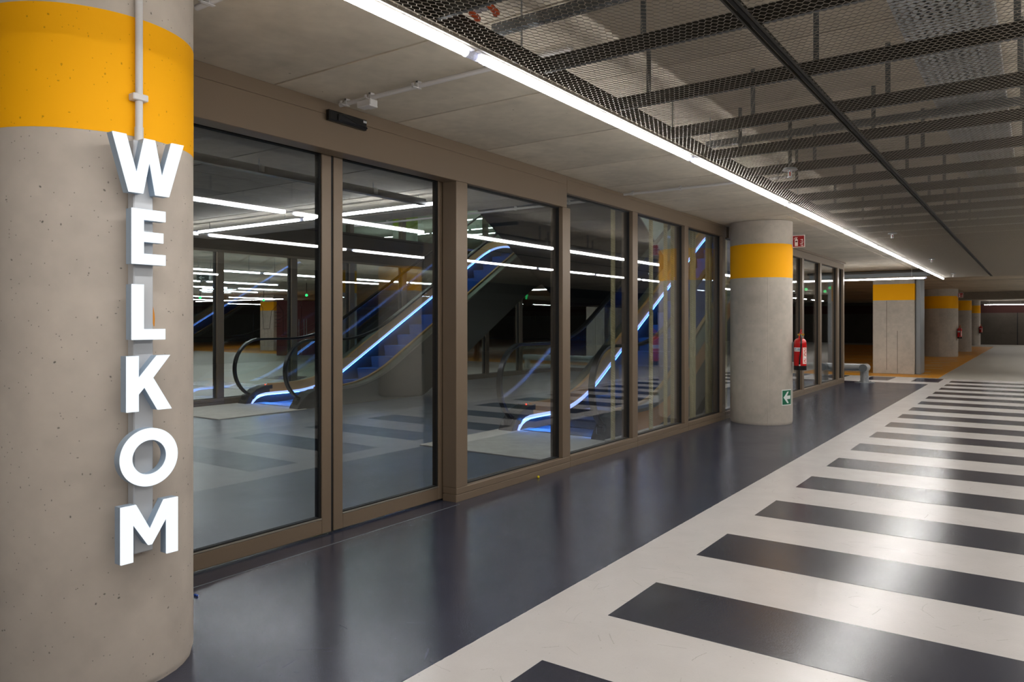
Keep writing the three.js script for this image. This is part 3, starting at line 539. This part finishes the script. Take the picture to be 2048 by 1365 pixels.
function makeEscalator(xc, label, outer) {
  const t = thing('escalator', label, 'escalator', [xc, 0, -7.4]);
  const loop = handLoop();
  // landing plate and comb
  part(t, 'landing_plate', bx(-.78, .78, .002, .014, .02, 1.5, .003), M.pale, 'pale landing plate'); part(t, 'comb_plate', bx(-.5, .5, .014, .022, -.18, .02, .003), M.deck); part(t, 'top_landing', bx(-.78, .78, RISE + .013, RISE + .022, -9.1, -7.6, .003), M.deck);
  const stepG = []; { const prof = []; for (let i = 0; i <= 8; i++) { const a = i / 8; prof.push([-.012 - .028 * Math.sin(a * 1.5), -.215 * (a)]); } const o = [[0, 0], ...prof, [-.33, -.215], [-.42, -.05], [-.42, 0]]; stepG.push(slabYZ(o, -.5, .5, .002)); }
  for (let i = 0; i < 23; i++) { const z = -.1 - .346 * i; const s = part(t, 'step', stepG[0], M.step); s.position.set(0, noseY(z) + .0, z); }
  for (const s of [-1, 1]) {
    const X = (a, b) => [s * a, s * b];
    const Pq = (a, b, y0, y1) => [[s * a, y0], [s * b, y0], [s * b, y1], [s * a, y1]];
    part(t, 'skirt_panel', sweep(run(.02, -8.2, 0), Pq(.505, .53, -.25, .128)), M.skirt);
    part(t, 'light_strip', sweep([[.06, .0], [.03, .05], [-.03, .1], [-.1, .13], [-.2, .147], ...run(-.32, -7.9, .15, 80)], Pq(.497, .517, -.022, .022)), M.led, 'glowing blue-white light strip');
    part(t, 'inner_deck', sweep(run(-.3, -8.0, 0), [[s * .518, .172], [s * .56, .172], [s * .6, .31], [s * .55, .31]]), M.deckBronze, 'bronze inner deck above the light strip');
    part(t, 'outer_deck', sweep(run(-.3, -8.0, 0), Pq(.615, .76, .255, .29)), M.deck, 'grey metal outer deck');
    const lower = outer === 'closed' ? -.95 : -.2;
    if (outer === 'closed' || s < 0) part(t, 'side_cladding', slabYZ([...run(-.3, -7.6, .25, 50), [-7.6, RISE - .35], ...run(-7.1, -.3, 0, 40).map(q => [q[0], Math.max(.003, q[1] - .72)])], ...X(.735, .755), .001), M.cladding, 'dark side cladding');
    else { part(t, 'side_cladding', sweep(run(-.3, -7.6, 0), Pq(.735, .755, .0, .25)), M.deckBronze, 'bronze side panel'); part(t, 'truss_skirt', slabYZ([...run(-.3, -7.6, -.002, 50), [-7.6, RISE - .4], ...run(-7.1, -.3, 0, 40).map(q => [q[0], Math.max(.003, q[1] - .55)])], ...X(.72, .735), .001), M.cladding); }
    // newel foot: dark cap curving to the floor
    part(t, 'newel_base', slabYZ([[.16, .004], [.13, .06], [.06, .15], [-.06, .235], [-.2, .275], [-.36, .288], [-.36, .004]], ...X(.53, .735), .006), M.newel, 'dark newel base'); part(t, 'handrail_inlet', bx(Math.min(...X(.58, .68)), Math.max(...X(.58, .68)), .06, .16, -.02, .14, .02), M.rubber);
    // glass balustrade
    const gx = X(.612, .624), cuts = [-1.15, -2.5, -3.85, -5.2, -6.6, -7.9];
    const first = [...loop.slice(3, 27).map(q => [q[0] * .96 - .005, .575 + (q[1] - .575) * .96]), ...run(-.35, cuts[0], 1.01, 10), ...run(cuts[0], -.2, .29, 10)];
    part(t, 'glass_panel', slabYZ(first, ...gx, 0), M.glassRail);
    for (let k = 0; k + 1 < cuts.length; k++) part(t, 'glass_panel', sweep(run(cuts[k] - .006, cuts[k + 1], 0, 14), Pq(.612, .624, .29, 1.01)), M.glassRail);
    const hx = s * .618, hw = .04; part(t, 'handrail', sweep(loop, [[hx - hw, -.006], [hx - hw * .8, .018], [hx + hw * .8, .018], [hx + hw, -.006], [hx + hw * .8, -.016], [hx - hw * .8, -.016]].map(q => [q[0], q[1]]), true), M.rubber, 'black rubber handrail');
    // light shed by the strips
    const nrm = [-s * .04, -.866, -.5], al = [0, Math.sin(Math.PI / 6), -Math.cos(Math.PI / 6)], col = 0x2f86ff, zm = (E0 + E1) / 2;
    t.add(rectLight(col, LED_LIGHT, 5.4, .03, [s * .49, noseY(zm) + .14, zm], nrm, al));
    t.add(rectLight(col, LED_LIGHT, .85, .03, [s * .49, .14, -.45], [-s * .04, -1, 0], [0, 0, -1]));
  }
  part(t, 'soffit', sweep(run(-.6, -7.4, 0, 50).map(q => [q[0], Math.max(.01, q[1] - .7)]), [[-.74, -.02], [.74, -.02], [.74, 0], [-.74, 0]]), M.soffit);
  const lamp = part(t, 'indicator', new THREE.SphereGeometry(.012, 12, 8), M.redLamp, 'tiny red signal lamp'); lamp.position.set(-.62, .29, -.28);
  return t;
}
makeEscalator(-9.72, 'left escalator with blue light strips, seen through the sliding doors', 'closed');
makeEscalator(-4.56, 'right escalator with blue light strips and bronze sides, behind the hanging ropes', 'open');
{ // escalator of the next storey crossing overhead: dark soffit
  const t = thing('overhead_escalator', 'dark underside of an escalator crossing overhead in the opposite direction', 'escalator', [-7.32, 0, -11.644]);
  const Y = z => 3.422 + TAN * z; const pts = []; for (let i = 0; i <= 8; i++) pts.push(-3 + i * 1.0);
  for (let i = 0; i < 8; i++) { const z0 = pts[i] + .006, z1 = pts[i + 1]; part(t, 'soffit_panel', sweep([[z0, Y(z0)], [z1, Y(z1)]], [[-1.58, 0], [1.58, 0], [1.58, .04], [-1.58, .04]]), M.soffit); }
  part(t, 'soffit_panel', bx(-1.58, 1.58, Y(-3), Y(-3) + .04, -6.2, -3.0, .003), M.soffit);
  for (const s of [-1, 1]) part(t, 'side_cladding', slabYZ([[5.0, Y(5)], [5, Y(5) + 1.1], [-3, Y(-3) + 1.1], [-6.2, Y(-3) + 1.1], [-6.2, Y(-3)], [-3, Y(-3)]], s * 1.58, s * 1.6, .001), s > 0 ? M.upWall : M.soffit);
}

// ───────────────────────── ropes ─────────────────────────
{
  const seg = 24, rows = 620, h = 2.55, pos = [], idx = [];
  for (let j = 0; j <= rows; j++) for (let i = 0; i < seg; i++) { const y = j / rows * h, a = i / seg * 6.2832, tw = y * 80, r = .0165 + .0085 * Math.pow(Math.abs(Math.cos(1.5 * (a - tw))), .8) ; const taper = j < 3 ? .86 : 1; pos.push(Math.cos(a) * r * taper, y, Math.sin(a) * r * taper); }
  for (let j = 0; j < rows; j++) for (let i = 0; i < seg; i++) { const a = j * seg + i, b = j * seg + (i + 1) % seg; idx.push(a, a + seg, b, b, a + seg, b + seg); }
  let g = new THREE.BufferGeometry(); g.setAttribute('position', new THREE.Float32BufferAttribute(pos, 3)); g.setIndex(idx); g.computeVertexNormals(); g.setAttribute('uv', new THREE.Float32BufferAttribute(pos.filter((_, i) => i % 3 < 2), 2));
  const word = ['first', 'second', 'third', 'fourth', 'fifth', 'sixth', 'seventh', 'eighth', 'ninth', 'tenth'];
  const rope = thing('hanging_rope', 'first thick pale rope from the left behind the glass front', 'rope'); part(rope, 'strand', g, M.rope); part(rope, 'whipping', cylY(.0215, 0, 0, .1, 0, 20), M.rope, 'bound lower end');
  [-7.066, -8.017, -8.431, -8.643, -9.261, -9.347, -9.818, -9.951, -10.347, -10.555].forEach((z, k) => { const r = k ? copyThing(rope, [-3.66, .05, z], word[k] + ' thick pale rope from the left behind the glass front') : rope; r.position.set(-3.66, .05, z); r.rotation.y = k * 1.1; r.userData.group = 'thick ropes hanging behind the glass front'; });
}

// ───────────────────────── fire extinguishers and signs ─────────────────────────
const labelMat = canvasMat(256, 512, (x, w, h) => {
  x.fillStyle = '#c0060a'; x.fillRect(0, 0, w, h); x.fillStyle = '#e6e4e2'; x.fillRect(16, 90, 96, 92); x.fillStyle = '#9db4cc'; x.fillRect(24, 100, 34, 34); x.fillRect(72, 110, 32, 34); x.fillStyle = '#777'; for (let i = 0; i < 4; i++) x.fillRect(24, 144 + i * 8, 78, 3);
  x.strokeStyle = '#f0d9cf'; x.lineWidth = 5; x.strokeRect(138, 92, 62, 370); x.fillStyle = '#efd6cc'; x.fillRect(141, 95, 56, 364); x.fillStyle = '#c0060a'; for (let i = 0; i < 9; i++) { const y = 112 + i * 38; x.fillRect(152, y, 34, 12); if (i % 2) x.fillRect(152, y, 10, 28); else x.fillRect(174, y, 12, 28); }
  x.fillStyle = '#efe9e6'; x.fillRect(146, 300, 46, 44);
}, .3);
function extinguisher(x, z, y, label, turn, back) {
  const t = thing('fire_extinguisher', label, 'fire extinguisher', [x, y, z]); t.rotation.y = turn;
  const r = .077, prof = [[0, .055], [r, .055], [r, .34], [r * .93, .375], [r * .7, .398], [r * .32, .41], [.02, .415], [.02, .44], [0, .44]].map(p => new THREE.Vector2(...p)); part(t, 'cylinder', new THREE.LatheGeometry(prof, 40), M.red);
  const lab = new THREE.CylinderGeometry(r + .0008, r + .0008, .285, 40, 1, true, -1.7, 3.4); part(t, 'label', T(lab, 0, .198, 0), labelMat, 'printed label with white panel and lettering column');
  part(t, 'base_ring', new THREE.LatheGeometry([[0, 0], [r * .98, 0], [r * 1.02, .004], [r * 1.02, .056], [r, .06], [0, .06]].map(p => new THREE.Vector2(...p)), 40), M.black, 'black foot ring');
  part(t, 'valve', merge([cylY(.018, 0, .43, .462, 0, 16), bx(-.03, .04, .445, .465, -.012, .012, .004)]), M.brass); part(t, 'gauge', T(cyl(.014, .012, 18), .035, .455, .012, Math.PI / 2), M.brass);
  const hd = T(bx(-.008, .008, 0, .012, -.02, .075, .003), .0, .465, 0, -.75, 0, 0); part(t, 'handle', merge([T(hd, 0, 0, 0), T(bx(-.009, .009, 0, .01, -.01, .07, .003), 0, .458, 0, -.2, 0, 0)]), M.red);
  const hose = new THREE.TubeGeometry(new THREE.CatmullRomCurve3([[0, .45, .01], [-.01, .44, .06], [-.012, .37, .085], [-.02, .25, .088], [-.032, .13, .088], [-.034, .075, .087]].map(p => new THREE.Vector3(...p))), 40, .0095, 10); part(t, 'hose', hose, M.rubber); part(t, 'nozzle', T(new THREE.SphereGeometry(.011, 12, 10), -.034, .066, .087), M.pvc);
  part(t, 'bracket', T(bx(-.012, .012, .1, .36, -r - .017, -r + .002, .003), 0, 0, 0, 0, back - turn, 0), M.galvDark); return t;
}
extinguisher(-2.479, -9.96, .695, 'red fire extinguisher hanging on the round column beside the glass front', .55, 1.64);
extinguisher(-2.396, -33.187, .7, 'red fire extinguisher on the thick round column in the middle distance', .55, 1.255);
extinguisher(-2.597, -50.368, .7, 'red fire extinguisher on the farthest slim column', .55, .95);
const fireSign = canvasMat(256, 256, (x, w, h) => {
  x.fillStyle = '#e9dcd9'; x.fillRect(0, 0, w, h); x.fillStyle = '#9c0d12'; x.fillRect(15, 15, w - 30, h - 30); x.fillStyle = '#f2e8e5';
  x.beginPath(); x.moveTo(52, 226); x.lineTo(52, 100); x.quadraticCurveTo(56, 80, 76, 76); x.lineTo(88, 76); x.quadraticCurveTo(112, 80, 116, 100); x.lineTo(116, 226); x.fill(); x.fillRect(72, 54, 20, 26); x.fillRect(60, 46, 50, 12);
  x.strokeStyle = '#f2e8e5'; x.lineWidth = 11; x.beginPath(); x.moveTo(76, 52); x.quadraticCurveTo(44, 50, 38, 84); x.stroke(); x.fillStyle = '#5a0508'; x.fillRect(64, 118, 42, 26);
  x.fillStyle = '#f2e8e5'; for (const [a, y, s] of [[158, 208, 1], [146, 172, 1.05], [160, 138, 1], [158, 92, .9]]) { x.beginPath(); x.moveTo(a, y - 10); x.quadraticCurveTo(a + 22 * s, y + 12, a + 62 * s, y - 2); x.quadraticCurveTo(a + 68 * s, y + 14, a + 60 * s, y + 22); x.quadraticCurveTo(a + 22 * s, y + 26, a, y - 10); x.fill(); }
  x.beginPath(); x.moveTo(196, 80); x.quadraticCurveTo(190, 110, 214, 128); x.quadraticCurveTo(226, 100, 196, 80); x.fill();
});
function projSign(x, z, y0, s, label, far) {
  const t = thing('fire_sign', label, 'sign', [x, y0, z]); part(t, 'panel', bx(0, s, 0, s, -.004, .004, .001), M.pvc);
  const f = new THREE.PlaneGeometry(s * .995, s * .995); f.translate(s / 2, s / 2, .0046); part(t, 'face', f, fireSign, 'red pictogram of a fire extinguisher and flames'); part(t, 'mount', bx(-.03, .004, .02, s - .02, -.008, .008, .002), M.pvc); return t;
}
projSign(-2.577, -9.96, 2.27, .158, 'red fire extinguisher sign sticking out from the round column beside the glass front');
projSign(-2.46, -33.25, 2.27, .18, 'red fire extinguisher sign on the thick round column in the middle distance');
{ // exit arrow, bent round the column
  const mat = canvasMat(256, 256, (x, w, h) => { x.fillStyle = '#dfe8e4'; x.fillRect(0, 0, w, h); x.fillStyle = '#0b6b4b'; x.fillRect(13, 13, w - 26, h - 26); x.fillStyle = '#e9efec'; x.beginPath(); x.moveTo(34, 128); x.lineTo(124, 34); x.lineTo(168, 34); x.lineTo(116, 100); x.lineTo(220, 100); x.lineTo(220, 156); x.lineTo(116, 156); x.lineTo(168, 222); x.lineTo(124, 222); x.fill(); }, .5);
  // facing of the sign on the column: angle measured from +z towards +x
  const a0 = Math.atan2(.334, .21) - .02, r = .392, w = .2, t = thing('arrow_sign', 'small green sign with a white arrow near the foot of the round column', 'sign', [-2.9645, .25, -9.9256]);
  part(t, 'panel', T(new THREE.CylinderGeometry(r + .0005, r + .0005, .2, 24, 1, true, a0 - .012, w / r), 0, .1, 0), mat);
}

// ───────────────────────── crash rail ─────────────────────────
{
  const t = thing('crash_rail', 'thick galvanised steel crash rail with post before the yellow parking bays', 'rail', [-3.06, 0, -17.7]);
  part(t, 'base_plate', T(cyl(.2, .012, 40), 0, .008, 0), M.galv); for (let k = 0; k < 4; k++) part(t, 'bolt', cylY(.014, .15 * Math.cos(k * 1.571 + .78), .012, .03, .15 * Math.sin(k * 1.571 + .78), 6), M.galv);
  part(t, 'post', cylY(.085, 0, .01, .31, 0, 36), M.galv); part(t, 'cross_pipe', cylZ(.087, 0, .32, -.2, .17, 36), M.galv); part(t, 'end_cap', cylZ(.08, 0, .32, .17, .178, 36), M.galvDark); part(t, 'rail', cylX(.083, -9, 0, .32, -.09, 36), M.galv);
  for (const x of [-3, -6, -8.9]) part(t, 'post', cylY(.085, x, .01, .31, -.09, 30), M.galv);
}
{
  const t = thing('cable_trunking', 'grey cable trunking with pipes under the slab in front of the square pillar', 'trunking', [-2.1, 2.43, -20.5]);
  part(t, 'trunk', bx(-8, 0, 0, .1, -.1, .1, .004), M.galvDark); part(t, 'pipe', cylX(.03, -8, .0, .12, .3, 14), M.railDark); part(t, 'pipe', cylX(.022, -8, -.4, .1, -.3, 14), M.red); for (const x of [-6.5, -4, -1.2]) part(t, 'hanger', bx(x - .015, x + .015, .09, CEIL - 2.43, -.02, .02, .002), M.galv);
}
// parking guidance lamps, far
[[-5.6, 2.3, -23.2], [-5.2, 2.25, -23.8], [-5.1, 2.36, -24.0], [-21, 2.2, -14], [-23, 2.15, -14.5], [-19.4, 2.2, -16], [-25, 2.2, -18.5]].forEach((p, k) => {
  const t = thing('guidance_lamp', k < 3 ? ['green guidance lamp hanging left of the square pillar', 'lower green guidance lamp close to the square pillar', 'upper small green guidance lamp close to the square pillar'][k] : 'tiny green guidance lamp deep in the garage behind the far glass', 'lamp', p, k < 3 ? undefined : 'green guidance lamps behind the far glass');
  part(t, 'lens', T(new THREE.SphereGeometry(.045, 14, 10), 0, 0, 0), M.greenLamp); part(t, 'stem', cylY(.012, 0, .04, CEIL - p[1], 0, 8), M.railDark);
});
// behind the far glass: red double door with long handles
{
  const t = thing('double_door', 'dark red double door with long pale handles far behind the left sliding door', 'door', [-24.2, 0, -19.7]); t.rotation.y = .9;
  for (const s of [-1, 1]) { const l = part(t, 'door_leaf', bx(s < 0 ? -.95 : .005, s < 0 ? -.005 : .95, 0, 2.2, -.03, .03, .004), M.doorRed); part(l, 'handle', merge([cylY(.014, s * .1, .75, 1.45, .07, 8), cylY(.014, s * .2, .75, 1.45, .07, 8)]), M.deck); }
}
// storey above: lime banded column
{
  const t = thing('upper_column', 'column with lime green band on the storey above behind the upper glass', 'column', [-12.5, UP + .012, -13.3]); part(t, 'shaft', T(cyl(.3, 2.58, 40), 0, 1.29, 0), M.upWall); part(t, 'painted_band', T(cyl(.302, .45, 40), 0, .8, 0), M.lime, 'lime green band');
}
// hanging sign outside the far glass
{
  const mat = canvasMat(256, 96, (x, w, h) => { x.fillStyle = '#cfd8d2'; x.fillRect(0, 0, w, h); x.fillStyle = '#16352a'; x.fillRect(6, 6, w - 12, h - 12); x.fillStyle = '#dfe8e2'; x.fillRect(52, 40, 72, 16); x.beginPath(); x.moveTo(30, 48); x.lineTo(72, 14); x.lineTo(86, 24); x.lineTo(58, 48); x.lineTo(86, 72); x.lineTo(72, 82); x.fill(); x.fillRect(196, 12, 44, 72); }, .4);
  const t = thing('hanging_sign', 'small hanging sign with a pale arrow outside the far glass at far left', 'sign', [-14, 2.17, -8.93]); t.rotation.y = .85;
  part(t, 'box', bx(-.16, .16, 0, .12, -.02, .02, .004), M.galvDark); const f = new THREE.PlaneGeometry(.31, .115); f.translate(0, .06, .0205); part(t, 'face', f, mat); for (const x of [-.12, .12]) part(t, 'rod', cylY(.004, x, .12, CEIL - 2.17, 0, 6), M.galv);
}
// skyline line drawing printed on the far glass
{
  const t = thing('window_decal', 'black line drawing of rooftops printed on the far glass wall', 'decal', [BX + .088, 0, -7.95]); const seg = [], ln = (a, b) => { const dx = b[0] - a[0], dy = b[1] - a[1], L = Math.hypot(dx, dy); seg.push(T(new THREE.BoxGeometry(.001, .006, L + .006), 0, 0, 0)); const g = seg[seg.length - 1]; g.rotateX(-Math.atan2(dy, dx)); g.translate(0, (a[1] + b[1]) / 2, (a[0] + b[0]) / 2); };
  const pl = a => { for (let i = 0; i + 1 < a.length; i++) ln(a[i], a[i + 1]); };
  pl([[.62, 1.1], [.3, 1.1], [.3, 1.48], [.2, 1.55], [.2, 1.62], [.12, 1.56], [.1, 1.2], [-.02, 1.2], [-.06, 1.5], [-.13, 1.56], [-.19, 1.63], [-.25, 1.56], [-.3, 1.5], [-.3, 1.1], [-.46, 1.1]]); for (let k = 0; k < 5; k++) ln([-.13, 1.48 - k * .06], [-.24, 1.48 - k * .06]);
  part(t, 'print', merge(seg), M.gasket);
}
// two crumbs on the walkway
{ const a = thing('blue_scrap', 'tiny blue plastic scrap on the floor beside the foreground column', 'scrap', [-3.262, .003, -2.035]); part(a, 'body', bx(-.012, .012, 0, .008, -.006, .006, .002), M.blue);
  const b = thing('yellow_speck', 'tiny yellow speck on the walkway in front of the first window', 'scrap', [-3.405, .003, -5.23]); part(b, 'body', T(new THREE.SphereGeometry(.011, 12, 8), 0, .008, 0), M.speck); }

renderer.render(scene, camera);
